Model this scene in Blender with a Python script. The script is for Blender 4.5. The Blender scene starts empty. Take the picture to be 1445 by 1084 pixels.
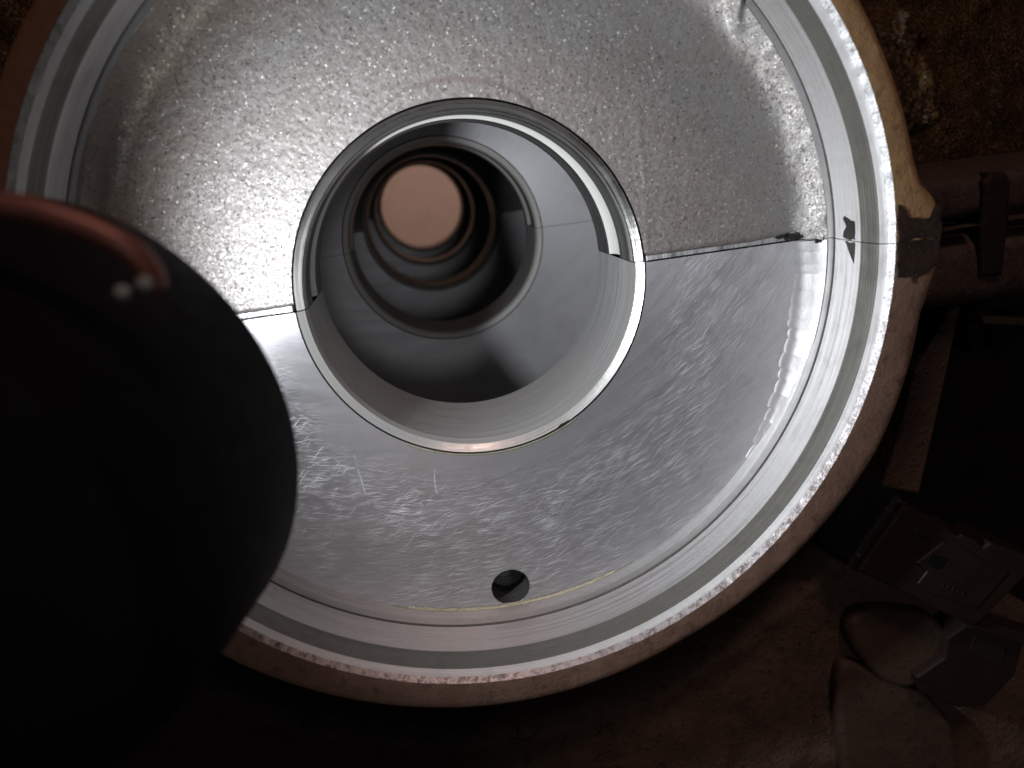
import bpy, math, random
import numpy as np
from mathutils import Vector, Matrix, noise as mnoise
from mathutils.geometry import delaunay_2d_cdt
random.seed(4); rng = np.random.default_rng(4)
S = bpy.context.scene
COL = S.collection
PI = math.pi
# ---------------------------------------------------------------- units: 1 unit = 1 cm
S.unit_settings.system = 'METRIC'; S.unit_settings.scale_length = 0.01
# ---------------------------------------------------------------- camera (hand held phone in front of the bore)
cd = bpy.data.cameras.new('camera'); cam = bpy.data.objects.new('camera', cd); COL.objects.link(cam)
cd.sensor_width = 36; cd.lens = 26.16; cd.clip_start = 0.05; cd.clip_end = 500
cr, cu, cf = Vector((0.98288854, -0.13747508, -0.12259984)), Vector((0.15522295, 0.25980259, 0.95310464)), Vector((0.09917638, 0.95582593, -0.27669628))
CAM = Vector((-0.92467442, -13.262, 1.92699244))
m = Matrix.Identity(4)
for i in range(3): m[i][0] = cr[i]; m[i][1] = cu[i]; m[i][2] = -cf[i]; m[i][3] = CAM[i]
cam.matrix_world = m
cd.dof.use_dof = True; cd.dof.focus_distance = 15.3; cd.dof.aperture_fstop = 0.2
S.camera = cam
# ---------------------------------------------------------------- world: a dim warm workshop
W = bpy.data.worlds.new("World"); S.world = W; W.use_nodes = True
bgn = W.node_tree.nodes['Background']; bgn.inputs[0].default_value = (1.0, 0.72, 0.60, 1); bgn.inputs[1].default_value = 0.010
S.view_settings.view_transform = 'Standard'; S.view_settings.look = 'None'; S.view_settings.exposure = 0; S.view_settings.gamma = 1
# ---------------------------------------------------------------- lamps
TORCH_POS = Vector((-4.75, -5.2, -0.05)); AIM = Vector((0.89, 0.42, 0.07)).normalized()
def lamp(name, typ, loc, direction, energy, color, **kw):
    l = bpy.data.lights.new(name, typ); l.energy = energy; l.color = color
    for k, v in kw.items(): setattr(l, k, v)
    o = bpy.data.objects.new(name, l); COL.objects.link(o); o.location = loc
    o.rotation_mode = 'QUATERNION'; o.rotation_quaternion = Vector(direction).to_track_quat('-Z', 'Y'); return o
lamp('torch_beam', 'SPOT', TORCH_POS, AIM, 4100, (0.93, 0.96, 1.0), spot_size=math.radians(150), spot_blend=1.0, shadow_soft_size=0.28)
lamp('wall_fill', 'AREA', (14, 40, 26), (-0.35, 0.6, -0.65), 8200, (1.0, 0.89, 0.82), size=10)          # added unseen fill that lights the wall behind the engine
lamp('pink_fill', 'AREA', (11, -30, 44), (-0.2, 0.56, -0.8), 3800, (1.0, 0.66, 0.58), size=8)            # added unseen pink fill for reflections and the outer casting, behind the camera

lamp('bore_fill', 'AREA', (6, -78, 9), (-0.07, 0.99, -0.11), 1700, (0.97, 0.97, 1.0), size=9)                # added unseen frontal fill that brightens the deep bores, behind the photographer

# ================================================================ node helpers
class NT:
    def __init__(s, name):
        s.m = bpy.data.materials.new(name); s.m.use_nodes = True; s.t = s.m.node_tree; s.n = s.t.nodes
        s.b = s.n['Principled BSDF']; s.tc = s.n.new('ShaderNodeTexCoord'); s.obj = s.tc.outputs['Object']
    def lk(s, a, b): s.t.links.new(a, b)
    def set(s, node, i, v):
        if v is None: return
        if hasattr(v, 'is_linked') or isinstance(v, bpy.types.NodeSocket): s.lk(v, node.inputs[i])
        else:
            if isinstance(v, tuple) and len(v) == 3 and node.inputs[i].type == 'RGBA': v = (*v, 1)
            node.inputs[i].default_value = v
    def math(s, op, a, b=None, c=None, clamp=False):
        n = s.n.new('ShaderNodeMath'); n.operation = op; n.use_clamp = clamp
        for i, v in enumerate((a, b, c)): s.set(n, i, v)
        return n.outputs[0]
    def vmath(s, op, a, b=None, scale=None):
        n = s.n.new('ShaderNodeVectorMath'); n.operation = op; s.set(n, 0, a); s.set(n, 1, b)
        if scale is not None: s.set(n, 3, scale)
        return n.outputs[1] if op in ('LENGTH', 'DOT_PRODUCT', 'DISTANCE') else n.outputs[0]
    def noise(s, vec, scale, detail=4, rough=0.5, dist=0, out=0):
        n = s.n.new('ShaderNodeTexNoise'); s.set(n, 'Vector', vec); s.set(n, 'Scale', scale); s.set(n, 'Detail', detail); s.set(n, 'Roughness', rough); s.set(n, 'Distortion', dist)
        return n.outputs[out]
    def voro(s, vec, scale, feature='F1', out='Distance', rnd=1.0):
        n = s.n.new('ShaderNodeTexVoronoi'); n.feature = feature; s.set(n, 'Vector', vec); s.set(n, 'Scale', scale); s.set(n, 'Randomness', rnd)
        return n.outputs[out]
    def map(s, v, a, b, c=0.0, d=1.0, smooth=False):
        n = s.n.new('ShaderNodeMapRange'); n.clamp = True
        if smooth: n.interpolation_type = 'SMOOTHSTEP'
        for i, q in enumerate((v, a, b, c, d)): s.set(n, i, q)
        return n.outputs[0]
    def mix(s, f, a, b):
        n = s.n.new('ShaderNodeMix'); n.data_type = 'RGBA'; s.set(n, 0, f); s.set(n, 6, a); s.set(n, 7, b); return n.outputs[2]
    def comb(s, x, y, z):
        n = s.n.new('ShaderNodeCombineXYZ')
        for i, v in enumerate((x, y, z)): s.set(n, i, v)
        return n.outputs[0]
    def sep(s, v):
        n = s.n.new('ShaderNodeSeparateXYZ'); s.lk(v, n.inputs[0]); return n.outputs
    def bump(s, h, strength, dist, normal=None):
        n = s.n.new('ShaderNodeBump'); s.set(n, 'Height', h); s.set(n, 'Strength', strength); s.set(n, 'Distance', dist)
        if normal is not None: s.lk(normal, n.inputs['Normal'])
        return n.outputs[0]
    def polar(s):
        x, y, z = s.sep(s.obj)
        r = s.math('SQRT', s.math('ADD', s.math('MULTIPLY', x, x), s.math('MULTIPLY', z, z)))
        a = s.math('ARCTAN2', z, x)
        return r, a, y, x, z
    def tangent(s, c=(0, 0, 0)):   # direction of turning round the engine axis
        n = s.n.new('ShaderNodeVectorMath'); n.operation = 'CROSS_PRODUCT'; n.inputs[0].default_value = (0, 1, 0); s.lk(s.vmath('SUBTRACT', s.obj, c), n.inputs[1])
        n2 = s.n.new('ShaderNodeVectorMath'); n2.operation = 'NORMALIZE'; s.lk(n.outputs[0], n2.inputs[0])
        return n2.outputs[0]
    def out(s, col=None, rough=None, metal=None, normal=None, **kw):
        s.set(s.b, 'Base Color', col); s.set(s.b, 'Roughness', rough); s.set(s.b, 'Metallic', metal)
        if normal is not None: s.lk(normal, s.b.inputs['Normal'])
        for k, v in kw.items(): s.set(s.b, k.replace('_', ' '), v)
        return s.m
    def facets(s, scale, amount, warp=0.03, base=None, sparse=0):
        """random tilt per grain: the glitter of as-cast aluminium"""
        wv = s.vmath('ADD', s.obj, s.vmath('SCALE', s.vmath('SUBTRACT', s.noise(s.obj, scale*0.9, 2, out=1), (0.5, 0.5, 0.5)), None, warp))
        c = s.voro(wv, scale, out='Color')
        k = amount
        if sparse:
            gate = s.map(s.math('FRACT', s.math('MULTIPLY', s.vmath('DOT_PRODUCT', c, (7.3, 11.1, 5.7)), 3.0)), 1-sparse, 1-sparse+0.04)
            k = s.math('ADD', s.math('MULTIPLY', gate, amount), amount*0.16)
        d = s.vmath('SCALE', s.vmath('SUBTRACT', c, (0.5, 0.5, 0.5)), None, k)
        g = s.n.new('ShaderNodeNewGeometry')
        return s.vmath('NORMALIZE', s.vmath('ADD', base if base is not None else g.outputs['Normal'], d)), c

def m_cast():
    t = NT('cast aluminium'); r, a, y, x, z = t.polar()
    big = t.noise(t.obj, 0.55, 4); mid = t.noise(t.obj, 3.2, 4, 0.6); fine = t.noise(t.obj, 16, 3, 0.6)
    pits = t.map(t.noise(t.obj, 11, 2, 0.5), 0.60, 0.72)
    h = t.math('ADD', t.math('MULTIPLY', fine, 0.7), t.math('MULTIPLY', mid, 0.35)); h = t.math('SUBTRACT', h, t.math('MULTIPLY', pits, 0.35))
    bmp = t.bump(h, 0.36, 0.026)
    nrm, c = t.facets(31, 0.52, 0.02, bmp, 0.20)
    cr_, cg, cb = t.sep(c)
    rough = t.map(cg, 0.0, 1.0, 0.46, 0.70)
    browning = t.map(t.noise(t.obj, 0.8, 5, 0.65), 0.45, 0.75)
    edge = t.math('MULTIPLY', t.map(t.math('ADD', r, t.math('MULTIPLY', mid, 0.8)), 5.3, 6.3), t.map(x, 2.5, -2.5))   # oil varnish left along the fillet
    f = t.math('MULTIPLY', t.math('ADD', t.math('MULTIPLY', edge, 0.65), t.math('MULTIPLY', browning, 0.28)), 1.0, clamp=True)
    col = t.mix(f, (0.45, 0.432, 0.42), (0.30, 0.24, 0.19))
    col = t.mix(t.math('MULTIPLY', pits, 0.55), col, (0.16, 0.13, 0.115))
    return t.out(col, rough, 0.72, nrm)

SCRATCHES = [((-2.64, -2.72), (-2.54, -3.82), 0.011), ((-1.22, -3.25), (-1.26, -3.84), 0.010), ((0.64, -5.75), (2.69, -4.81), 0.009), ((2.37, -4.36), (3.78, -3.86), 0.009), ((3.06, -3.73), (4.34, -2.78), 0.010)]
def m_machined(name='machined aluminium', tone=0.60, scratch=1.0, rough0=0.42, metal=0.86, streak=0.6):
    t = NT(name); r, a, y, x, z = t.polar()
    wob = t.noise(t.obj, 1.3, 3)
    pv = t.comb(t.math('MULTIPLY', a, 2.0), t.math('MULTIPLY', r, 26), y)
    ring = t.noise(pv, 1.0, 5, 0.65)
    dx, dz = t.math('ADD', x, 1.8), t.math('SUBTRACT', z, 5.3)
    r2 = t.math('SQRT', t.math('ADD', t.math('MULTIPLY', dx, dx), t.math('MULTIPLY', dz, dz)))
    pv2 = t.comb(t.math('MULTIPLY', t.math('ARCTAN2', dz, dx), 2.2), t.math('MULTIPLY', r2, 4.5), y)
    ring2 = t.noise(pv2, 1.0, 3, 0.6)
    # hair scratches: short arcs roughly along the turning direction, in three crossing sets
    sc = None
    for k, (ang, thr, fx, fy) in enumerate(((0.06, 0.640, 2.0, 80), (0.26, 0.652, 1.8, 74), (-0.22, 0.652, 2.2, 84), (0.8, 0.69, 1.4, 66))):
        wv = t.vmath('ADD', t.obj, t.vmath('SCALE', t.noise(t.vmath('ADD', t.obj, (k*7.3, 0, k*3.1)), 1.6, 1, out=1), None, 0.07))
        wx, wy, wz = t.sep(wv)
        rr = t.math('SQRT', t.math('ADD', t.math('MULTIPLY', t.math('ADD', wx, 1.8), t.math('ADD', wx, 1.8)), t.math('MULTIPLY', t.math('SUBTRACT', wz, 5.3), t.math('SUBTRACT', wz, 5.3)))) if k != 3 else t.math('ADD', wz, 0.0)
        aa = t.math('MULTIPLY', t.math('ARCTAN2', t.math('SUBTRACT', wz, 5.3), t.math('ADD', wx, 1.8)), 9.0) if k != 3 else wx
        u = t.math('ADD', t.math('MULTIPLY', aa, math.cos(ang)), t.math('MULTIPLY', rr, math.sin(ang)))
        v = t.math('SUBTRACT', t.math('MULTIPLY', rr, math.cos(ang)), t.math('MULTIPLY', aa, math.sin(ang)))
        n = t.noise(t.comb(t.math('MULTIPLY', u, fx), t.math('MULTIPLY', v, fy), k*5.0), 1.0, 1, 0.5)
        q = t.map(n, thr, thr+0.035)
        sc = q if sc is None else t.math('MAXIMUM', sc, q)
    zone = t.math('MULTIPLY', t.map(t.noise(t.obj, 0.9, 4), 0.30, 0.58, 0.30, 1.0), t.map(r, 3.4, 4.2))
    sc = t.math('MULTIPLY', sc, zone)
    for (x0, z0), (x1, z1), w in SCRATCHES:      # a few long single scratches
        L = math.hypot(x1-x0, z1-z0); ux, uz = (x1-x0)/L, (z1-z0)/L
        px, pz = t.math('SUBTRACT', x, x0), t.math('SUBTRACT', z, z0)
        al = t.math('ADD', t.math('MULTIPLY', px, ux), t.math('MULTIPLY', pz, uz))
        ac = t.math('ABSOLUTE', t.math('ADD', t.math('SUBTRACT', t.math('MULTIPLY', px, uz), t.math('MULTIPLY', pz, ux)), t.math('MULTIPLY', t.math('SUBTRACT', wob, 0.5), 0.12)))
        q = t.math('MULTIPLY', t.map(ac, w, w*0.3, 0, 1), t.math('MULTIPLY', t.map(al, 0, 0.08), t.map(al, L, L-0.08)))
        sc = t.math('MAXIMUM', sc, t.math('MULTIPLY', q, t.map(t.noise(t.obj, 12, 2), 0.38, 0.55, 0.0, 0.7)))
    h = t.math('ADD', t.math('MULTIPLY', ring, 0.5), t.math('MULTIPLY', ring2, 0.9))
    h = t.math('ADD', h, t.math('MULTIPLY', sc, 0.40*scratch)); h = t.math('ADD', h, t.math('MULTIPLY', wob, 0.3))
    nrm = t.bump(h, 0.24, 0.010)
    rough = t.math('ADD', t.map(ring2, 0.32, 0.68, rough0-0.12*streak, rough0+0.10*streak), t.math('MULTIPLY', sc, 0.22*scratch))
    dirt = t.map(t.noise(t.obj, 1.1, 5, 0.65), 0.50, 0.75)
    col = t.mix(t.math('MULTIPLY', dirt, 0.35), (tone, tone, tone*1.04), (tone*0.62, tone*0.58, tone*0.55))
    col = t.mix(t.map(ring2, 0.40, 0.66, 0, streak), col, t.mix(0.35, col, (tone*0.55, tone*0.54, tone*0.60)))
    col = t.mix(t.math('MULTIPLY', sc, 0.60*scratch), col, (0.82, 0.82, 0.85))
    specks = t.map(t.noise(t.obj, 9, 3, 0.7), 0.72, 0.78)
    col = t.mix(t.math('MULTIPLY', specks, 0.6), col, (0.14, 0.12, 0.10))
    return t.out(col, rough, t.math('SUBTRACT', metal, t.math('MULTIPLY', sc, 0.7*scratch)), nrm, Anisotropic=0.85, Anisotropic_Rotation=0.25, Tangent=t.tangent((-0.5, 0, 1.2)))

def m_turned(name, tone, rough0, groove=60, strength=0.25, tint=(1, 1, 1), dirt_amt=0.4, aniso=0.82, metal=1.0, lines=0.0):
    """turned wall of a bore: fine rings along the axis"""
    t = NT(name); r, a, y, x, z = t.polar()
    ring = t.noise(t.comb(t.math('MULTIPLY', a, 1.5), t.math('MULTIPLY', y, groove), t.math('MULTIPLY', r, groove)), 1.0, 3, 0.6)
    h = ring
    if lines:
        w = t.math('SINE', t.math('MULTIPLY', y, lines)); h = t.math('ADD', h, t.math('MULTIPLY', w, t.math('MULTIPLY', 0.9, t.map(t.math('ABSOLUTE', a), 0.10, 0.32, 1, 0.12))))
    chat = t.noise(t.comb(t.math('MULTIPLY', a, 26), t.math('MULTIPLY', y, 0.6), r), 1.0, 2)
    h = t.math('ADD', h, t.math('MULTIPLY', chat, 0.35))
    low = t.noise(t.comb(t.math('MULTIPLY', a, 0.7), t.math('MULTIPLY', y, 11), t.math('MULTIPLY', r, 9)), 1.0, 3, 0.6)
    nrm = t.bump(h, strength, 0.02)
    dirt = t.map(t.noise(t.obj, 2.2, 6, 0.7), 0.48, 0.72)
    dirt = t.math('ADD', t.math('MULTIPLY', dirt, 0.7), t.map(low, 0.42, 0.68, 0, 0.5))
    c0 = tuple(tone*q for q in tint); c1 = tuple(tone*0.45*q for q in tint)
    col = t.mix(t.math('MULTIPLY', dirt, dirt_amt), c0, c1)
    sp = t.map(t.noise(t.obj, 14, 3, 0.7), 0.70, 0.76)
    col = t.mix(t.math('MULTIPLY', sp, 0.7), col, (0.08, 0.07, 0.06))
    rough = t.math('ADD', t.map(ring, 0.3, 0.7, rough0-0.04, rough0+0.06), t.math('ADD', t.math('MULTIPLY', dirt, 0.15), t.map(low, 0.3, 0.7, -0.10, 0.10)))
    return t.out(col, rough, metal, nrm, Anisotropic=aniso, Anisotropic_Rotation=0.25, Tangent=t.tangent())

def m_pitted():
    t = NT('pitted bare edge'); r, a, y, x, z = t.polar()
    n1 = t.noise(t.obj, 7, 5, 0.7); n2 = t.noise(t.obj, 22, 3, 0.6)
    dark = t.map(t.math('ADD', t.math('MULTIPLY', n1, 0.7), t.math('MULTIPLY', n2, 0.3)), 0.49, 0.60)
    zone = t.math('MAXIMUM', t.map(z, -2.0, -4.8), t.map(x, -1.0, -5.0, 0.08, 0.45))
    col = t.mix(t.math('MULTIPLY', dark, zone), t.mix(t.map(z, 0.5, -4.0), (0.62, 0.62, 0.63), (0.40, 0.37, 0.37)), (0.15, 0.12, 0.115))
    nrm, c = t.facets(24, 0.06, 0.03, t.bump(t.math('ADD', n1, n2), 0.14, 0.03))
    return t.out(col, t.map(n2, 0.3, 0.7, 0.34, 0.55), 0.9, nrm)

def m_dirty(name, c0, c1, c2, rough=0.6, bump=0.5, scale=1.0, spec=0.4, grain=0.0, cracks=False, painted_shade=False, browning=False):
    t = NT(name)
    n1 = t.noise(t.obj, 0.9*scale, 6, 0.65); n2 = t.noise(t.obj, 4.5*scale, 5, 0.65); n3 = t.noise(t.obj, 20*scale, 3, 0.6)
    col = t.mix(t.map(n1, 0.36, 0.64), c0, c1)
    col = t.mix(t.map(n2, 0.54, 0.72), col, c2)
    if browning:   # the golden varnish turns darker and browner towards the left side
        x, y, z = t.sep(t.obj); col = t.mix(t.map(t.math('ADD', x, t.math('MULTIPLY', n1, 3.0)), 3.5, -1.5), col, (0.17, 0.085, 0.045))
    if painted_shade:    # painted shade: colour darkened on the left and inner part of the casting
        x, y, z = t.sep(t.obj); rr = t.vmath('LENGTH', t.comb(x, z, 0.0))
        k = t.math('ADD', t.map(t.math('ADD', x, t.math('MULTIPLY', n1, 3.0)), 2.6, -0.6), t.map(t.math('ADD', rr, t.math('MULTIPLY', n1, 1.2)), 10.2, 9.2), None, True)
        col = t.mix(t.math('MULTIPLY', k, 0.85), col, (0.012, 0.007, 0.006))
    h = t.math('ADD', t.math('ADD', t.math('MULTIPLY', n1, 1.2), t.math('MULTIPLY', n2, 0.7)), t.math('MULTIPLY', n3, 0.35))
    if cracks:
        wv = t.vmath('ADD', t.obj, t.vmath('SCALE', t.noise(t.obj, 2.5, 3, out=1), None, 0.5))
        e = t.math('MULTIPLY', t.map(t.voro(wv, 2.0, 'DISTANCE_TO_EDGE'), 0.0, 0.03, 1, 0), t.map(n1, 0.60, 0.66))
        h = t.math('SUBTRACT', h, t.math('MULTIPLY', e, 1.0)); col = t.mix(t.math('MULTIPLY', e, 0.8), col, (0.01, 0.008, 0.006))
    nrm = t.bump(h, bump, 0.08)
    rg = t.map(n2, 0.3, 0.7, rough-0.1, rough+0.12)
    if grain:
        nrm, c = t.facets(22, grain, 0.05, nrm)
    return t.out(col, rg, 0.0, nrm, Specular_IOR_Level=spec)

def m_plain(name, col, rough, metal=0.0, noise_amt=0.25, bump=0.1, scale=6, spec=0.5):
    t = NT(name); n = t.noise(t.obj, scale, 4, 0.6)
    c = t.mix(t.math('MULTIPLY', n, noise_amt), col, tuple(q*0.45 for q in col))
    return t.out(c, t.map(n, 0.3, 0.7, rough-0.06, rough+0.08), metal, t.bump(t.noise(t.obj, scale*5, 3), bump, 0.02), Specular_IOR_Level=spec)

MAT = dict(
    cast=m_cast(),
    strip=m_turned('strip', 0.50, 0.42, 20, 0.5, dirt_amt=0.7),
    face=m_machined(),
    face_in=m_machined('inner machined web', 0.66, 0.4, 0.40, 0.4, 0.35),
    cast_in=m_dirty('inner cast web', (0.40, 0.385, 0.37), (0.30, 0.28, 0.27), (0.18, 0.16, 0.15), 0.45, 0.5, 1.5, 0.5, 0.2),
    bore=m_turned('turned bore', 0.60, 0.56, 40, 0.40, (1, 0.99, 0.985), 0.25),
    band=m_turned('seal band', 0.20, 0.58, 40, 0.30, (1, 0.97, 0.88), 0.4, 0.5, 0.85, lines=95),
    chamfer=m_turned('turned chamfer', 0.74, 0.55, 60, 0.3, (1, 1, 1), 0.2, 0.6, 0.85),
    edge=m_pitted(),
    bite=m_plain('milled aluminium', (0.72, 0.72, 0.73), 0.5, 0.6, 0.15, 0.15, 3),
    saddle=m_turned('saddle edge', 0.68, 0.30, 70, 0.3, (1, 1, 0.97), 0.35),
    shell=m_turned('bearing lining', 0.46, 0.40, 45, 0.18, (1, 1.0, 1.0), 0.25, 0.4, 0.45),
    shell_edge=m_turned('shell edge', 0.80, 0.30, 60, 0.2, (1, 1, 0.95), 0.2, 0.5, 0.1),
    shell_front=m_turned('front shell edge', 0.60, 0.34, 60, 0.25, (1, 1, 0.97), 0.35, 0.5, 0.65),
    shell_up=m_turned('upper bearing lining', 0.34, 0.28, 45, 0.18, (1, 1.0, 1.0), 0.3, 0.4, 0.85),
    dark_groove=m_plain('dirty groove', (0.10, 0.09, 0.085), 0.5, 0.3, 0.9, 0.5, 8),
    groove=m_plain('oily groove', (0.02, 0.018, 0.016), 0.45),
    oil=m_plain('yellow oil film', (0.44, 0.42, 0.32), 0.32, 0.65, 0.5, 0.5, 7),
    hole=m_turned('drilled hole', 0.24, 0.35, 30, 0.8, (1, 1, 1.03), 0.5, 0.2, 0.8),
    paint=m_dirty('golden varnished flange', (0.46, 0.30, 0.145), (0.36, 0.225, 0.115), (0.20, 0.12, 0.07), 0.5, 0.3, 1.3, 0.4, browning=True),
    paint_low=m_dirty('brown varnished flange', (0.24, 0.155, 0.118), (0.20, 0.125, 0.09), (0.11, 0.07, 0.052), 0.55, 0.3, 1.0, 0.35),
    oily=m_dirty('black oily casting', (0.030, 0.016, 0.011), (0.016, 0.010, 0.008), (0.010, 0.007, 0.006), 0.6, 0.5, 0.8, 0.25),
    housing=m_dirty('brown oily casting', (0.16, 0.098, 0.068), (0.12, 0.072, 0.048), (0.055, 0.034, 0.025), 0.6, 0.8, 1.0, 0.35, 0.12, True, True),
    pad=m_dirty('smooth brown cast pad', (0.105, 0.064, 0.046), (0.08, 0.049, 0.035), (0.045, 0.029, 0.022), 0.6, 0.35, 1.2, 0.3),
    rib=m_dirty('dark rib casting', (0.085, 0.052, 0.038), (0.055, 0.034, 0.025), (0.025, 0.016, 0.012), 0.55, 0.8, 1.6, 0.4, 0.3),
    grain=m_dirty('golden grainy varnish', (0.085, 0.042, 0.009), (0.04, 0.02, 0.007), (0.010, 0.006, 0.005), 0.40, 0.5, 2.2, 0.35, 1.1),
    smear=m_dirty('brown sealant smear', (0.045, 0.029, 0.022), (0.022, 0.016, 0.014), (0.06, 0.038, 0.026), 0.5, 0.4, 3.0, 0.35),
    black=m_plain('black sealant', (0.028, 0.020, 0.019), 0.45, 0, 0.3, 0.6, 5),
    plastic=m_dirty('dusty brown plastic', (0.028, 0.0165, 0.0135), (0.022, 0.013, 0.011), (0.016, 0.010, 0.009), 0.5, 0.2, 1.5, 0.4),
    rubber=m_plain('black rubber', (0.009, 0.008, 0.010), 0.6, 0, 0.4, 0.5, 6, 0.2),
    scuffed=m_dirty('scuffed rubber', (0.016, 0.015, 0.017), (0.020, 0.019, 0.02), (0.13, 0.125, 0.12), 0.5, 0.4, 2.4, 0.3),
    torch=m_plain('torch black', (0.0055, 0.0042, 0.0044), 0.6, 0, 0.2, 0.15, 5, 0.08),
    highlight_bead=m_plain('pale rivet', (0.42, 0.43, 0.42), 0.4, 0.0),
    steel=m_plain('steel', (0.6, 0.6, 0.6), 0.2, 1.0),
    clip=m_plain('copper streak', (0.30, 0.125, 0.095), 0.4, 0.3, 0.3),  # copper tint of a reflected streak put into the colour
    tunnel=m_dirty('oily chamber wall', (0.34, 0.30, 0.28), (0.26, 0.22, 0.20), (0.12, 0.09, 0.08), 0.45, 0.5, 1.0, 0.5),
    wall=m_dirty('pinkish plaster', (0.62, 0.42, 0.34), (0.58, 0.385, 0.31), (0.54, 0.36, 0.29), 0.8, 0.05, 0.12, 0.2),
)

# ================================================================ mesh helpers
def link(name, verts, faces, mat, parent=None, smooth=True, uvs=None):
    me = bpy.data.meshes.new(name); me.from_pydata([tuple(v) for v in verts], [], faces); me.update()
    if smooth: me.polygons.foreach_set('use_smooth', [True]*len(me.polygons))
    o = bpy.data.objects.new(name, me); COL.objects.link(o)
    mats = mat if isinstance(mat, (list, tuple)) else [mat]
    for q in mats: me.materials.append(MAT[q])
    if parent is not None:
        o.parent = parent
        o.location = -world_off(parent)
    return o
OFF = {}
def world_off(p):
    v = Vector((0, 0, 0))
    while p is not None: v += p.location; p = p.parent
    return v
def thing(name, label, cat, loc, group=None):
    o = bpy.data.objects.new(name, None); COL.objects.link(o); o.location = loc; o['label'] = label; o['category'] = cat; o.empty_display_size = 0.5
    if group: o['group'] = group
    return o
def lab(o, s): o['label'] = s; return o
def grid_faces(nu, nv, off=0):
    f = []
    for i in range(nu-1):
        for j in range(nv-1):
            a = off+i*nv+j; f.append((a, a+1, a+nv+1, a+nv))
    return f
GAP = 0.007
def arc(R, a0, a1, n):
    """angles (rad) from a0 to a1, kept a hair's breadth clear of the parting plane"""
    d = math.asin(min(0.9, GAP/max(R, 0.05)))
    return np.linspace(a0+d, a1-d, n)
def lathe(name, strips, half, mat, parent, n=200, chip=None, a0=None, a1=None):
    """half 'U' 0..180, 'L' 180..360. strips: list of polylines [(R,y),...]; corners between strips stay sharp"""
    if a0 is None: a0, a1 = (0, PI) if half == 'U' else (PI, 2*PI)
    V, F = [], []
    for st in strips:
        off = len(V); k = len(st)
        A = [arc(R, a0, a1, n) for R, y in st]
        for i in range(n):
            for (R, y), aa in zip(st, A):
                a = aa[i]; dr, dy = chip(R, y, a) if chip else (0, 0)
                V.append(((R+dr)*math.cos(a), y+dy, (R+dr)*math.sin(a)))
        F += grid_faces(n, k, off)
    return link(name, V, F, mat, parent)
def fan(name, pts, mat, parent):
    """flat closing face"""
    return link(name, pts, [tuple(range(len(pts)))], mat, parent, False)
def rounded(pts, k=2):
    """corner cutting: a soft cast outline"""
    P = [Vector(p) for p in pts]
    for _ in range(k): P = [q for i in range(len(P)) for q in (P[i].lerp(P[(i+1) % len(P)], 0.25), P[i].lerp(P[(i+1) % len(P)], 0.75))]
    return P
def prism(name, pts, y0, y1, mat, parent, bevel=0.0, skew=(0, 0), seg=1):
    """outline in XZ, front at y0 (towards the camera), back at y1, rounded front edge; skew moves the back"""
    pts = [Vector(p) for p in pts]; n = len(pts)
    area = sum(pts[i].x*pts[(i+1) % n].y-pts[(i+1) % n].x*pts[i].y for i in range(n))
    if area < 0: pts.reverse()
    def inset(d):
        out = []
        for i in range(n):
            p, a, b = pts[i], pts[i-1], pts[(i+1) % n]
            e1 = (p-a).normalized(); e2 = (b-p).normalized()
            n1 = Vector((-e1.y, e1.x)); n2 = Vector((-e2.y, e2.x)); q = n1+n2; L = q.length_squared
            out.append(p+q*(2*d/max(L, 0.6)))
        return out
    rings = []
    if bevel > 0:
        for k in range(seg+2):
            t = k/(seg+1)*PI/2
            rings.append((inset(bevel*(1-math.sin(t))), y0+bevel*(1-math.cos(t))))
    else: rings.append((pts, y0))
    rings.append(([p+Vector(skew) for p in pts], y1))
    V = [(p.x, y, p.y) for ring, y in rings for p in ring]; F = [tuple(range(n))]
    for k in range(len(rings)-1):
        for i in range(n):
            j = (i+1) % n; F.append((k*n+i, (k+1)*n+i, (k+1)*n+j, k*n+j))
    return link(name, V, F, mat, parent, False)
def tube(name, path, rad, mat, parent, n=10, res=8, cap=True):
    P = [Vector(p) for p in path]; Q = []
    for i in range(len(P)-1):                      # Catmull-Rom
        p0, p1, p2, p3 = P[max(i-1, 0)], P[i], P[i+1], P[min(i+2, len(P)-1)]
        for k in range(res):
            t = k/res; Q.append(0.5*((2*p1)+(p2-p0)*t+(2*p0-5*p1+4*p2-p3)*t*t+(3*p1-p0-3*p2+p3)*t**3))
    Q.append(P[-1]); V, F = [], []; up = Vector((0.3, 0.2, 0.93))
    for i, q in enumerate(Q):
        d = (Q[min(i+1, len(Q)-1)]-Q[max(i-1, 0)]).normalized(); a = d.cross(up).normalized(); b = d.cross(a)
        r = rad(i/(len(Q)-1)) if callable(rad) else rad
        for k in range(n): V.append(q+(a*math.cos(2*PI*k/n)+b*math.sin(2*PI*k/n))*r)
    for i in range(len(Q)-1):
        for k in range(n): F.append((i*n+k, i*n+(k+1) % n, (i+1)*n+(k+1) % n, (i+1)*n+k))
    if cap: F += [tuple(range(n)), tuple((len(Q)-1)*n+k for k in range(n))]
    return link(name, V, F, mat, parent)
def fbm(x, y, z, H=0.7, o=4): return mnoise.fractal(Vector((x, y, z)), H, 2.0, o)
def sstep(a, b, x):
    t = np.clip((x-a)/(b-a), 0, 1); return t*t*(3-2*t)

# ================================================================ the engine
ENG = thing('engine_block', 'split aluminium engine block seen through its round crankshaft bore with brown oily outside', 'engine', (0, 20, -9))
def part(name, label=None, parent=ENG):
    o = bpy.data.objects.new(name, None); COL.objects.link(o); o.parent = parent; return o

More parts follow.
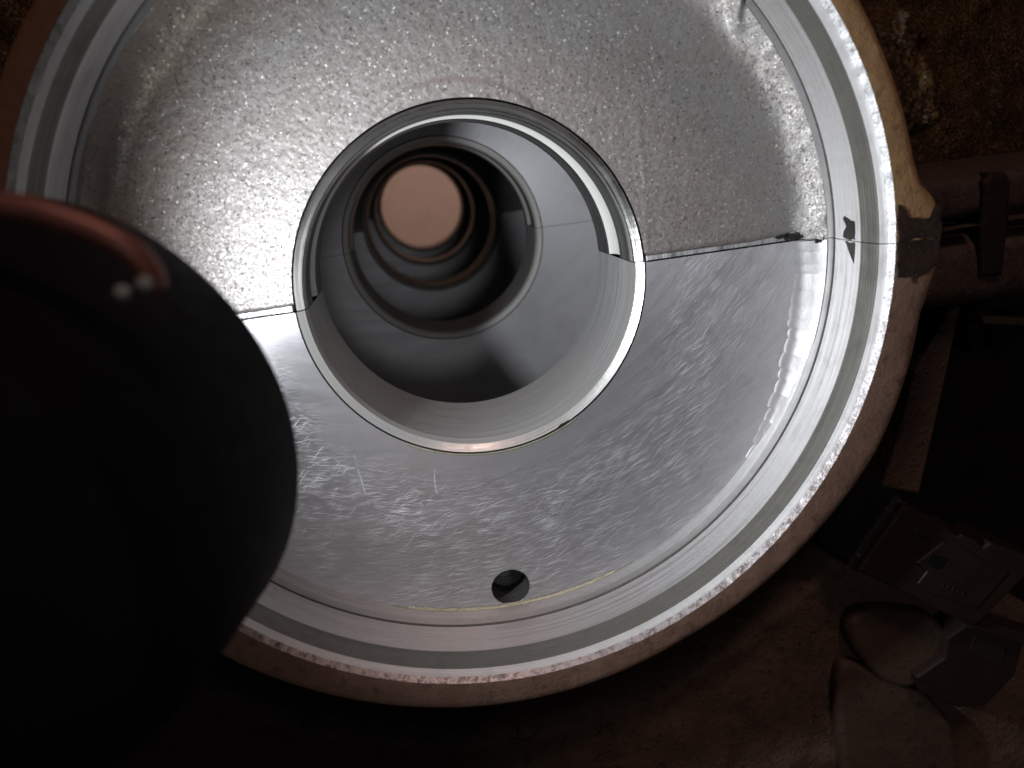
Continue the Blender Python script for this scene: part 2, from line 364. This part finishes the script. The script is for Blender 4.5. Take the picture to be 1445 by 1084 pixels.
# ---- upper bulkhead face: rough as-cast sheet with fillet, lip round the bore, strip along the parting line
def upper_face():
    nr, na = 90, 420
    V = []
    for i in range(na):
        t = i/(na-1)
        for j in range(nr):
            R = 3.165+(6.475-3.165)*j/(nr-1); d = math.asin(GAP/R); a = d+(PI-2*d)*t
            x, z = R*math.cos(a), R*math.sin(a); y = 0.0
            w = (R-5.92)/0.555
            wob = 0.10*fbm(x*1.1, z*1.1, 3.0)
            w = max(0.0, w+wob*0.8 if w > 0 else 0)
            y -= 0.40*min(1.0, w)**2
            adeg = math.degrees(a)                       # crescent step over the bore where the boss was faced
            lipR = 3.165+0.30*max(0.0, math.sin(math.radians((adeg-64)/(116-64)*180)))**0.55 if 64 < adeg < 116 else 3.0
            if lipR > 3.0: y -= 0.022*float(1-sstep(lipR-0.012+0.02*fbm(adeg*.2, 1, 2), lipR+0.012, R))
            y -= 0.16*math.exp(-((x-4.93+0.12*(z-4.2))/0.07)**2)*float(sstep(3.55, 4.1, z))   # cast rib near the fillet
            y -= 0.007*math.exp(-((x-3.24)/0.035)**2)*float(1-sstep(2.0, 3.2, z))              # faint seam
            if R < 6.3: y += 0.005*fbm(x*4, z*4, 1.0)+0.005*fbm(x*13, z*13, 7.0)
            if abs(z) < 0.16: y += 0.06*float(1-sstep(0.10, 0.14, abs(z)+0.015*fbm(x*6, 0, 0)))*(1 if R < 6.1 else 0)
            V.append((x, y, z))
    return V, grid_faces(na, nr)
UC = part('upper_half'); lab(UC, 'rough cast upper half of the block')
LC = part('lower_half'); lab(LC, 'smooth machined lower half of the block')
V, F = upper_face(); o = link('bulkhead_face', V, F, 'cast', UC); lab(o, 'grainy as-cast grey face above the bore')

# ---- walls of the front bore (both halves)
def chip_edge(R, y, a):
    if abs(y+1.935) < 0.02: return (0.006*fbm(a*30, 3, 1), 0.008*fbm(a*34, 2, 1))
    if abs(y+2.02) < 0.02: return (0.007*fbm(a*30, 5, 1), 0)
    return (0, 0)
for half, P in (('U', UC), ('L', LC)):
    lathe('bore_wall', [[(6.515, -1.38), (6.545, -0.56)], [(6.575, -0.435), (6.475, -0.39)], [(6.475, -0.39), (6.46, -0.36), (6.46, 0.02)]], half, 'bore', P, 260)
    lathe('seal_groove', [[(6.545, -0.56), (6.61, -0.53)], [(6.61, -0.53), (6.60, -0.46)], [(6.60, -0.46), (6.575, -0.435)]], half, 'dark_groove', P, 300, lambda R, y, a: (0.010*fbm(a*40, y*9, 3) if R > 6.59 else 0, 0))
    o = lathe('seal_band', [[(6.565, -1.83), (6.515, -1.38)]], half, 'band', P, 260); lab(o, 'dull grey band turned inside the bore')
    lathe('bore_chamfer', [[(6.645, -1.935), (6.60, -1.875), (6.565, -1.83)]], half, 'chamfer', P, 260, chip_edge)
    o = lathe('bare_edge', [[(6.725, -2.02), (6.645, -1.935)]], half, 'edge', P, 420, chip_edge); lab(o, 'pitted bare metal edge of the bore')

# ---- flange round the bore: brown varnished front face with an ear at each parting line
FL = [(0, 7.50), (3, 7.53), (5, 7.42), (7, 7.22), (10, 7.14), (22.6, 7.11), (40, 7.10), (90, 7.12), (138, 7.07), (165, 7.12), (174, 7.3), (178, 7.5), (182, 7.5), (188, 7.3), (200, 7.25),
      (227, 7.29), (241, 7.27), (255, 7.26), (275, 7.23), (293, 7.17), (315, 7.26), (331, 7.40), (343, 7.36), (350.5, 7.33), (353.5, 7.42), (356, 7.50), (360, 7.50)]
def flR(a): return float(np.interp(math.degrees(a) % 360 if a < 2*PI-1e-6 else 360, [p[0] for p in FL], [p[1] for p in FL]))
for half, P in (('U', UC), ('L', LC)):
    V = []; n = 420; k = 12
    a0, a1 = (0, PI) if half == 'U' else (PI, 2*PI)
    prof = [(0.0, -2.02), (0.25, -2.025), (0.5, -2.022), (0.72, -2.02), (0.9, -2.01), (0.965, -1.99), (0.99, -1.96), (1.0, -1.92), (1.0, -1.5), (1.0, -0.8), (0.99, 0.3), (0.97, 1.4)]
    for i in range(n):
        for f, y in prof:
            aa = a0+(a1-a0)*i/(n-1); Ro = flR(aa); R = 6.727+(Ro-6.727)*f
            d = math.asin(GAP/R); a = a0+d+(a1-a0-2*d)*i/(n-1)
            b = 0.014*fbm(R*3*math.cos(a), R*3*math.sin(a), y) if f > 0 else 0
            V.append(((R+b*(f > 0.5))*math.cos(a), y+b, (R+b*(f > 0.5))*math.sin(a)))
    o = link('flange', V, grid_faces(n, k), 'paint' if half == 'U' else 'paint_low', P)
    lab(o, 'brown varnished flange ring')

# ---- lower bulkhead face: machined, with the drilled oil hole
YL = -0.10
HX, HZ, HR = 6.05*math.cos(math.radians(-91.0)), 6.05*math.sin(math.radians(-91.0)), 0.385
def lower_face():
    Ri, Ro, n = 3.15, 6.475, 260
    vs, es = [], []
    outer = [(Ro*math.cos(a), Ro*math.sin(a)) for a in arc(Ro, PI, 2*PI, n)]
    inner = [(Ri*math.cos(a), Ri*math.sin(a)) for a in arc(Ri, PI, 2*PI, n)][::-1]
    loop = outer+inner; vs += loop; es += [(i, (i+1) % len(loop)) for i in range(len(loop))]
    o = len(vs); h = [(HX+HR*math.cos(t), HZ+HR*math.sin(t)) for t in np.linspace(0, 2*PI, 48, endpoint=False)]
    vs += h; es += [(o+i, o+(i+1) % 48) for i in range(48)]
    r = delaunay_2d_cdt([Vector(v) for v in vs], es, [], 1, 1e-6)
    cv, cfc = r[0], r[2]; F = []
    for f in cfc:
        c = sum((cv[i] for i in f), Vector((0, 0)))/len(f)
        if (c-Vector((HX, HZ))).length < HR*0.999 or c.length < Ri-0.0005 or c.y > -GAP: continue
        F.append(tuple(f))
    return [(v.x, YL, v.y) for v in cv], F
V, F = lower_face(); o = link('bulkhead_face', V, F, 'face', LC, False); lab(o, 'scratched machined face below the bore')
def disc_tube(name, cx, cz, strips, mat, parent, n=48, axis=(0, 0)):
    V, F = [], []
    for st in strips:
        off = len(V)
        for i in range(n+1):
            t = 2*PI*i/n
            for R, y in st: V.append((cx+axis[0]*y+R*math.cos(t), y, cz+axis[1]*y+R*math.sin(t)))
        F += grid_faces(n+1, len(st), off)
    return link(name, V, F, mat, parent)
o = disc_tube('oil_hole', HX, HZ, [[(HR+0.012, YL-0.004), (HR, YL+0.015)], [(HR, YL+0.015), (HR-0.004, 0.62)], [(HR-0.004, 0.62), (0.16, 0.80), (0.001, 0.86)]], 'hole', LC); lab(o, 'round drilled oil hole low in the face')
# yellowish oil lying in the bottom corner of the bore, and round the bottom of the bearing
lathe('oil_film', [[(6.40, YL-0.006), (6.445, YL-0.03), (6.466, YL-0.07), (6.468, -0.26)]], 'L', 'oil', LC, 60, lambda R, y, a: ((0.03*fbm(a*24, R*8, y)+0.055*abs((math.degrees(a)-269.5)/22.5)**3) if R < 6.43 else (0.018*abs((math.degrees(a)-269.5)/22.5)**3 if R < 6.455 else 0), 0), math.radians(247), math.radians(292))
lathe('oil_film', [[(3.19, YL-0.006), (3.168, YL-0.012), (3.15, YL-0.004)]], 'L', 'oil', LC, 60, lambda R, y, a: (0.006*fbm(a*30, R, y), 0), math.radians(238), math.radians(300))
# overlapping cutter bites where the face meets the wall, right-hand side
def bite(a0, a1, r0, fade):
    nu, nv = 9, 12; V = []
    for i in range(nu):
        u = -1+2*i/(nu-1); a = a0+(a1-a0)*(u+1)/2
        ri = r0+0.028*abs(u)**2.2
        for j in range(nv):
            v = j/(nv-1); R = ri+(6.47-ri)*v
            y = YL-0.002-0.31*fade*(0.5*v+0.5*v**2) - 0.003*fade*u*u*math.sin(PI*min(1, v*1.1)) + 0.012*math.sin(v*9+a*7)*(1-v)
            if j == 0: y = YL+0.004
            V.append((R*math.cos(a), y, R*math.sin(a)))
    return V, grid_faces(nu, nv)
ang = 359.75
for i in range(17):
    st = random.uniform(1.5, 3.1)
    base = np.interp(360-ang, [0, 4, 12, 20, 26, 32, 40], [5.99, 6.01, 6.03, 6.10, 6.20, 6.29, 6.40])+random.uniform(-0.025, 0.025)
    V, F = bite(math.radians(ang-st), math.radians(ang), base, min(1, max(0.12, 1-(i-7)/9))); link('cutter_bite', V, F, 'bite', LC); ang -= st*0.985

# ---- front main bearing: saddle edge and the two shells
for half, P in (('U', UC), ('L', LC)):
    yf = 0.0 if half == 'U' else YL
    lathe('saddle', [[(3.165, yf), (3.165, yf+0.30)], [(3.165, yf+0.30), (3.12, yf+0.34)], [(3.12, 0.34), (3.12, 2.70)], [(3.10, 2.72), (6.40, 2.72)]], half, 'groove', P, 160)
def shell(P, half, y0, y1, Ri=2.96, groove=False, n=180, name='bearing_shell', dy=0.0):
    sh = part(name, parent=ENG)
    yf = y0+dy
    lathe('shell_edge', [[(3.135, yf+0.03), (3.13, yf)], [(3.13, yf), (3.00, yf+0.10)], [(3.00, yf+0.10), (Ri, yf+0.27)]], half, ('saddle' if half == 'U' else 'shell_front') if y0 == 0 else 'shell_edge', sh, n)
    ys = yf+0.27
    if groove:
        lathe('lining', [[(Ri, ys), (Ri, y0+0.92)], [(Ri, y0+0.92), (Ri+0.03, y0+0.96)], [(Ri, y0+1.72), (Ri, y1-0.06)], [(Ri, y1-0.06), (3.02, y1)], [(3.02, y1), (3.13, y1)]], half, 'shell_up', sh, n)
        lathe('oil_groove', [[(Ri+0.03, y0+0.96), (Ri+0.10, y0+1.06), (Ri+0.11, y0+1.32), (Ri+0.10, y0+1.58), (Ri+0.03, y0+1.68)], [(Ri+0.03, y0+1.68), (Ri, y0+1.72)]], half, 'shell_edge', sh, n)
    else:
        lathe('lining', [[(Ri, ys), (Ri, y1-0.06)], [(Ri, y1-0.06), (3.02, y1)], [(3.02, y1), (3.13, y1)]], half, 'shell', sh, n)
    return sh
lab(shell(UC, 'U', 0.0, 2.70, groove=True, dy=0.0), 'grooved upper bearing shell')
lab(shell(LC, 'L', 0.0, 2.70, dy=-0.06), 'plain lower bearing shell')

# ---- the four bulkheads behind, their shells and the crank chamber walls
for k, y0 in enumerate((10.6, 21.8, 32.9, 43.0)):
    for half in 'UL':
        bh = part('bulkhead')
        fm = 'face_in' if (k == 0 or half == 'L') else 'cast_in'
        lathe('web_face', [[(3.16, y0), (3.6, y0), (6.55, y0)]], half, fm, bh, 140)
        lathe('saddle', [[(3.16, y0), (3.14, y0+0.25)], [(3.14, y0+0.25), (3.14, y0+2.4)], [(3.14, y0+2.4), (6.55, y0+2.4)]], half, 'groove', bh, 100)
        sh = shell(None, half, y0, y0+2.36, groove=(half == 'U'), n=110)
        lab(sh, ('upper' if half == 'U' else 'lower')+' bearing shell further down the line')
ys = [2.73, 10.58, 13.02, 21.78, 24.22, 32.88, 35.32, 42.98]
for i in range(0, 8, 2):
    for half in 'UL':
        lathe('chamber_wall', [[(6.52, ys[i]), (6.56, (ys[i]+ys[i+1])/2), (6.52, ys[i+1])]], half, 'tunnel', ENG, 90)
for half in 'UL':    # outside of the crank tunnel
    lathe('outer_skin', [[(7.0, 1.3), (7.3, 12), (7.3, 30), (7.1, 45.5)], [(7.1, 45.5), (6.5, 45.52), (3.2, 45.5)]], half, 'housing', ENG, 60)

# ---- parting strip and smears of sealant
def patch(name, pts, mat, parent, f, lift=0.012, label=None):
    """thin raised smear; pts in the surface's own two coordinates, f maps them to space with a lift"""
    c = Vector((sum(p[0] for p in pts)/len(pts), sum(p[1] for p in pts)/len(pts))); V = []
    dense = []
    for i in range(len(pts)):
        a, b = Vector(pts[i]), Vector(pts[(i+1) % len(pts)])
        for k in range(5):
            q = a.lerp(b, k/5); s = (b-a).length
            w = Vector((b-a).yx)*Vector((1, -1)).x if s else Vector((0, 0))
            dense.append(q+Vector((-(b-a).y, (b-a).x))*0.09*fbm(q.x*9+i, q.y*9, 2))
    n = len(dense)
    for t, l in ((1.0, 0.0), (0.985, 0.7), (0.9, 1.0)):
        for q in dense: V.append(f(*(c+(q-c)*t), lift*l))
    F = []
    for k in range(2):
        for i in range(n): j = (i+1) % n; F.append((k*n+i, k*n+j, (k+1)*n+j, (k+1)*n+i))
    r = delaunay_2d_cdt([Vector((q.x, q.y)) for q in dense], [(i, (i+1) % n) for i in range(n)], [], 1, 1e-7)
    if len(r[0]) == n:
        for fc in r[2]: F.append(tuple(2*n+r[3][i][0] for i in fc))
    else: F.append(tuple(range(2*n, 3*n)))
    o = link(name, V, F, mat, parent, False)
    if label: lab(o, label)
    return o
cyl = lambda a, y, l: ((6.525-l)*math.cos(a/6.525), y, (6.525-l)*math.sin(a/6.525))
flat = lambda y0: (lambda x, z, l: (x, y0-l, z))
patch('sealant_smear', [(.42, -0.90), (.385, -1.0), (.35, -1.10), (.34, -1.22), (.018, -1.22), (.016, -0.93), (.045, -0.84), (.14, -0.86), (.25, -0.95), (.37, -0.86)], 'black', UC, cyl, 0.01, 'dark sealant smear above the joint in the bore')
patch('sealant_smear', [(-.018, -0.90), (-.018, -1.22), (-.2, -1.22), (-.39, -1.20), (-.28, -1.10), (-.19, -1.03), (-.10, -0.97)], 'black', LC, cyl, 0.01, 'dark pointed sealant smear below the joint in the bore')
for pts in ([(6.74, 0.62), (6.86, 0.52), (6.90, 0.38), (7.06, 0.36), (7.2, 0.33), (7.30, 0.34), (7.36, 0.46), (7.42, 0.56), (7.49, 0.50), (7.51, 0.004), (6.74, 0.004)],):
    patch('sealant_smear', pts, 'smear', UC, flat(-2.03), 0.012, 'dark brown sealant smeared over the upper ear')
patch('sealant_smear', [(6.74, -0.004), (7.49, -0.004), (7.49, -0.36), (7.38, -0.46), (7.22, -0.58), (7.06, -0.60), (7.03, -0.72), (7.0, -0.59), (6.75, -0.56)], 'smear', LC, flat(-2.03), 0.012, 'dark brown sealant smeared over the lower ear')
prism('joint_land', [(-6.15, 0.003), (-3.19, 0.003), (-3.19, 0.118), (-3.9, 0.112), (-5.0, 0.12), (-6.1, 0.11)], -0.035, 0.1, 'strip', UC, 0.012)
prism('joint_land', [(3.19, 0.003), (5.75, 0.003), (6.46, 0.003), (6.46, 0.20), (6.15, 0.20), (5.75, 0.13), (5.2, 0.09), (3.19, 0.105)], -0.035, 0.1, 'strip', UC, 0.012)
for cx, cz, w, h in ((5.72, 0.10, 0.11, 0.035), (5.84, 0.055, 0.05, 0.04), (5.97, 0.075, 0.10, 0.055), (6.08, 0.05, 0.07, 0.03), (6.30, -0.03, 0.05, 0.04)):
    pts = [(cx+w*math.cos(t)*(1+0.35*random.uniform(-1, 1)), cz+h*math.sin(t)*(1+0.4*random.uniform(-1, 1))) for t in np.linspace(0, 2*PI, 9, endpoint=False)]
    patch('sealant_crumb', pts, 'black', UC, flat(-0.10 if cx < 6.2 else -0.36), 0.03)

patch('edge_nick', [(1.16, -2.875), (1.32, -2.79), (1.42, -2.75), (1.47, -2.765), (1.40, -2.79), (1.20, -2.895)], 'groove', LC, flat(-0.115), 0.012, 'small dark nick in the lower edge of the bearing')

# ---- outside of the block: dark relief round the flange
def outside(name, th0, th1, f, mat, parent, n=150, k=60, R1=19):
    V = []
    for i in range(n):
        a = math.radians(th0+(th1-th0)*i/(n-1))
        for j in range(k):
            R = 7.0+(R1-7.0)*(j/(k-1))**1.5; x, z = R*math.cos(a), R*math.sin(a)
            V.append((x, f(x, z, R, math.degrees(a)), z))
    return link(name, V, grid_faces(n, k), mat, parent)
def f_low(x, z, R, a):
    lip = 9.45+0.10*fbm(a*0.05, 1, 1)
    y = 1.6
    y += (-1.5-0.3*math.cos(math.radians((a+90)*1.2)))*float(sstep(lip-0.75, lip+0.05, R)) - 0.10*math.exp(-((R-lip-0.12)/0.14)**2)
    if R > lip: y += 0.05*(R-lip)+0.10*fbm(x*0.7, z*0.7, 2)+0.04*fbm(x*2.5, z*2.5, 5)
    return y+0.03*fbm(x*3, z*3, 1)
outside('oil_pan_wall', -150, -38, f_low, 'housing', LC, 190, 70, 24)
def f_right(x, z, R, a): return 1.4+0.35*(R-7)+0.15*fbm(x*0.6, z*0.6, 4)+0.04*fbm(x*3, z*3, 1)
outside('side_wall', -52, 1, f_right, 'oily', LC, 60, 40, 34)
def f_up(x, z, R, a):
    y = 1.2+0.35*(R-7.0)+0.2*fbm(x*0.5, z*0.5, 9)
    g = float(sstep(7, 14, a)*(1-sstep(26, 36, a)))*float(1-sstep(7.75, 8.6, R+0.25*fbm(x*1.5, z*1.5, 3)))
    return min(y, (-1.93+0.05*(R-7.2)+0.02*fbm(x*2.2, z*2.2, 6))*g+y*(1-g))+0.05*fbm(x*4, z*4, 1)
outside('side_wall', 1, 150, f_up, 'grain', UC, 320, 130)
outside('side_wall', 150, 210, f_right, 'oily', UC, 60, 30)
# horizontal joint ribs running off to the right of the ear
for z0, z1, P in ((0.03, 0.98, UC), (-1.55, -0.03, LC)):
    V = []; n, k = 40, 9
    for i in range(n):
        x = 7.42+(17-7.42)*i/(n-1)
        for j in range(k):
            t = j/(k-1); ca = (t-0.5)*2
            zz = (z0+z1)/2+(z1-z0)/2*math.copysign(abs(ca)**0.8, ca)-0.01*(x-8)
            yy = -1.35+0.9*abs(ca)**5+0.03*(x-8)+0.06*fbm(x*2, zz*2, 3)
            if abs(zz) < 0.10: yy -= 0.06
            if j in (0, k-1) and abs(zz) > 0.4: yy = 1.6
            V.append((x, yy, zz))
    o = link('joint_rib', V, grid_faces(n, k), 'rib', P)
prism('shadow_block', [(8.72, 0.72), (8.85, 0.86), (9.12, 0.84), (9.26, 0.66), (9.24, -0.1), (9.2, -0.95), (8.75, -0.9), (8.70, -0.1)], -1.42, 0.2, 'oily', ENG, 0.08, (0, 0), 2)  # added dark block standing in for a shadow across the joint ribs
prism('joint_edge', [(7.55, -0.01), (8.62, 0.005), (8.62, 0.03), (7.55, 0.012)], -1.47, -1.2, 'rib', UC, 0.012)
prism('joint_edge', [(9.2, 0.01), (11.5, -0.04), (11.5, 0.02), (9.2, 0.07)], -1.45, -1.2, 'rib', UC, 0.012)
# slanting brown rib below the ear, pipe end further right
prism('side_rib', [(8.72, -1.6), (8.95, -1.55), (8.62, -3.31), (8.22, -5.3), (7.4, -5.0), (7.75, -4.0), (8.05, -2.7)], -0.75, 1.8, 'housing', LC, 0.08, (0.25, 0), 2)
disc_tube('drain_plug', 10.35, -2.35, [[(0.001, -0.25), (0.34, -0.25)], [(0.34, -0.25), (0.40, -0.18), (0.40, 0.5)], [(0.40, 0.05), (0.62, 0.05)], [(0.62, 0.05), (0.62, 2.6)]], 'rubber', LC, 24)
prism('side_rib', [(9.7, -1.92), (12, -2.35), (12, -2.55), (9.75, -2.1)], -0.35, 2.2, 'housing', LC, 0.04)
# raised pad and rounded lobe under the connector
prism('cast_pad', rounded([(6.80, -8.45), (7.20, -7.95), (8.1, -8.15), (9.15, -8.62), (9.38, -9.35), (9.0, -10.1), (8.3, -10.35), (7.5, -9.7)]), -0.36, 0.6, 'pad', LC, 0.16, (0, 0), 3)
prism('cast_lobe', rounded([(6.80, -9.30), (7.35, -9.45), (8.2, -10.1), (9.2, -10.9), (9.8, -12.0), (9.9, -13.6), (7.1, -13.6), (6.85, -11.5), (6.72, -10.2)]), -0.24, 0.9, 'pad', LC, 0.16, (0, 0), 3)

# ================================================================ plastic connector clipped beside the flange
CON = thing('sensor_connector', 'dusty dark brown plastic connector plugged in below the flange on the right', 'connector', (8.2, -0.5, -6.8))
prism('plug_body', [(7.69, -5.30), (8.70, -6.03), (8.84, -6.22), (8.98, -6.20), (9.30, -6.40), (9.45, -6.58), (9.62, -6.50), (10.6, -7.05), (10.6, -7.30), (9.47, -8.35), (9.30, -8.40), (8.2, -7.62), (8.0, -7.44), (7.55, -7.15), (6.72, -6.56)], -1.22, -0.3, 'plastic', CON, 0.05, (0, 0), 2)
prism('raised_panel', [(8.55, -6.26), (9.0, -6.48), (9.35, -6.78), (10.05, -7.25), (9.35, -7.98), (8.35, -7.42), (8.02, -7.10), (8.22, -6.86), (7.98, -6.62)], -1.25, -1.2, 'plastic', CON, 0.03)
prism('raised_panel', [(8.02, -5.72), (8.50, -6.05), (8.36, -6.24), (7.90, -5.92)], -1.24, -1.2, 'plastic', CON, 0.025)
prism('latch_slot', [(8.56, -6.02), (8.82, -6.17), (8.74, -6.30), (8.48, -6.15)], -1.235, -1.1, 'black', CON)
prism('latch_slot', [(8.46, -6.86), (8.66, -6.66), (8.30, -6.48), (8.16, -6.66)], -1.265, -1.2, 'rubber', CON)
for k in range(5):
    cx, cz = 8.55+0.115*k, -7.18-0.075*k
    prism('moulded_mark', [(cx, cz), (cx+0.05, cz-0.03), (cx+0.03, cz-0.10), (cx-0.02, cz-0.07)], -1.27, -1.22, 'plastic', CON, 0.006)
prism('collar', [(6.70, -4.50), (6.95, -4.50), (7.83, -5.27), (7.80, -5.45), (6.92, -6.60), (6.76, -6.66), (6.02, -5.85), (5.95, -5.55)], -1.02, 0.2, 'rubber', CON, 0.10, (0, 0), 3)
prism('collar_band', [(7.62, -5.16), (7.86, -5.36), (6.86, -6.72), (6.60, -6.50)], -1.06, -0.2, 'scuffed', CON, 0.03)
prism('guard_frame', [(8.40, -9.80), (9.05, -9.45), (9.10, -8.95), (9.72, -8.62), (10.95, -9.45), (10.8, -10.3), (10.1, -10.95), (9.45, -10.85), (8.6, -10.3)], -0.78, 0.4, 'plastic', CON, 0.06, (0, 0), 2)
prism('guard_window', [(9.72, -8.98), (10.50, -9.46), (10.40, -9.98), (9.62, -9.42)], -0.80, -0.5, 'black', CON)
prism('guard_bar', [(9.35, -8.40), (9.60, -8.42), (11.2, -9.25), (11.2, -9.55), (9.70, -8.75), (9.45, -8.62)], -1.05, -0.4, 'plastic', CON, 0.04)

CON.location.y += 0.20

# ================================================================ torch held in the bore mouth
T = thing('torch', 'black torch in the left foreground, out of focus, shining into the bore', 'torch', TORCH_POS)
TAX = Vector((0.18, 1, -0.016)).normalized(); TC = Vector((-5.12, -5.11, -0.39)); q = TAX.to_track_quat('Z', 'Y').to_matrix()
def tl(strips, name, mat, n=72):
    V, F = [], []
    for st in strips:
        off = len(V)
        for i in range(n+1):
            t = 2*PI*i/n
            for R, h in st: V.append(q @ (Vector((R*math.cos(t), R*math.sin(t), h))*0.92) + TC)
        F += grid_faces(n+1, len(st), off)
    return link(name, V, F, mat, T)
tl([[(2.86, 0.0), (2.93, -0.03), (2.95, -0.10), (2.95, -1.0), (2.92, -2.0), (2.66, -3.0)]], 'head', 'torch')
tl([[(2.86, 0.0), (2.72, 0.0), (2.66, -0.06)], [(2.66, -0.06), (2.2, -0.30), (1.2, -0.55), (0.001, -0.62)]], 'bezel', 'torch')
tl([[(2.66, -3.0), (2.52, -4.5), (2.50, -5.5)], [(2.50, -5.5), (2.3, -5.75), (0.001, -5.8)]], 'handle', 'torch')
tube('edge_streak', [(-7.2, -6.4, 1.3), (-5.9, -7.3, 2.1), (-4.6, -7.75, 2.3), (-3.59, -7.76, 2.11), (-3.19, -7.76, 1.95), (-2.90, -7.75, 1.75), (-2.79, -7.72, 1.56), (-2.80, -7.68, 1.44)], 0.095, 'clip', T, 14, 8)  # copper tube standing in for a reflection along a glossy edge

for p in ((-2.78, -7.88, 1.48), (-2.99, -7.74, 1.43)):  # pale beads standing in for two bright highlights
    V, F = [], []
    for i in range(9):
        for j in range(13):
            a, b = PI*i/8, 2*PI*j/12; V.append((p[0]+0.055*math.sin(a)*math.cos(b), p[1]+0.055*math.cos(a), p[2]+0.055*math.sin(a)*math.sin(b)))
    link('highlight_bead', V, grid_faces(9, 13), 'highlight_bead', T)

# ================================================================ wall far behind the engine, seen through the last bore
WL = link('wall', [(-60, 75, -60), (60, 75, -60), (60, 75, 60), (-60, 75, 60), (-60, 78, -60), (60, 78, -60), (60, 78, 60), (-60, 78, 60)], [(0, 1, 2, 3), (4, 5, 6, 7), (0, 1, 5, 4), (2, 3, 7, 6), (0, 3, 7, 4), (1, 2, 6, 5)], 'wall', None, False)
WL['label'] = 'plain pinkish wall seen as a disc through the farthest bore'; WL['category'] = 'wall'
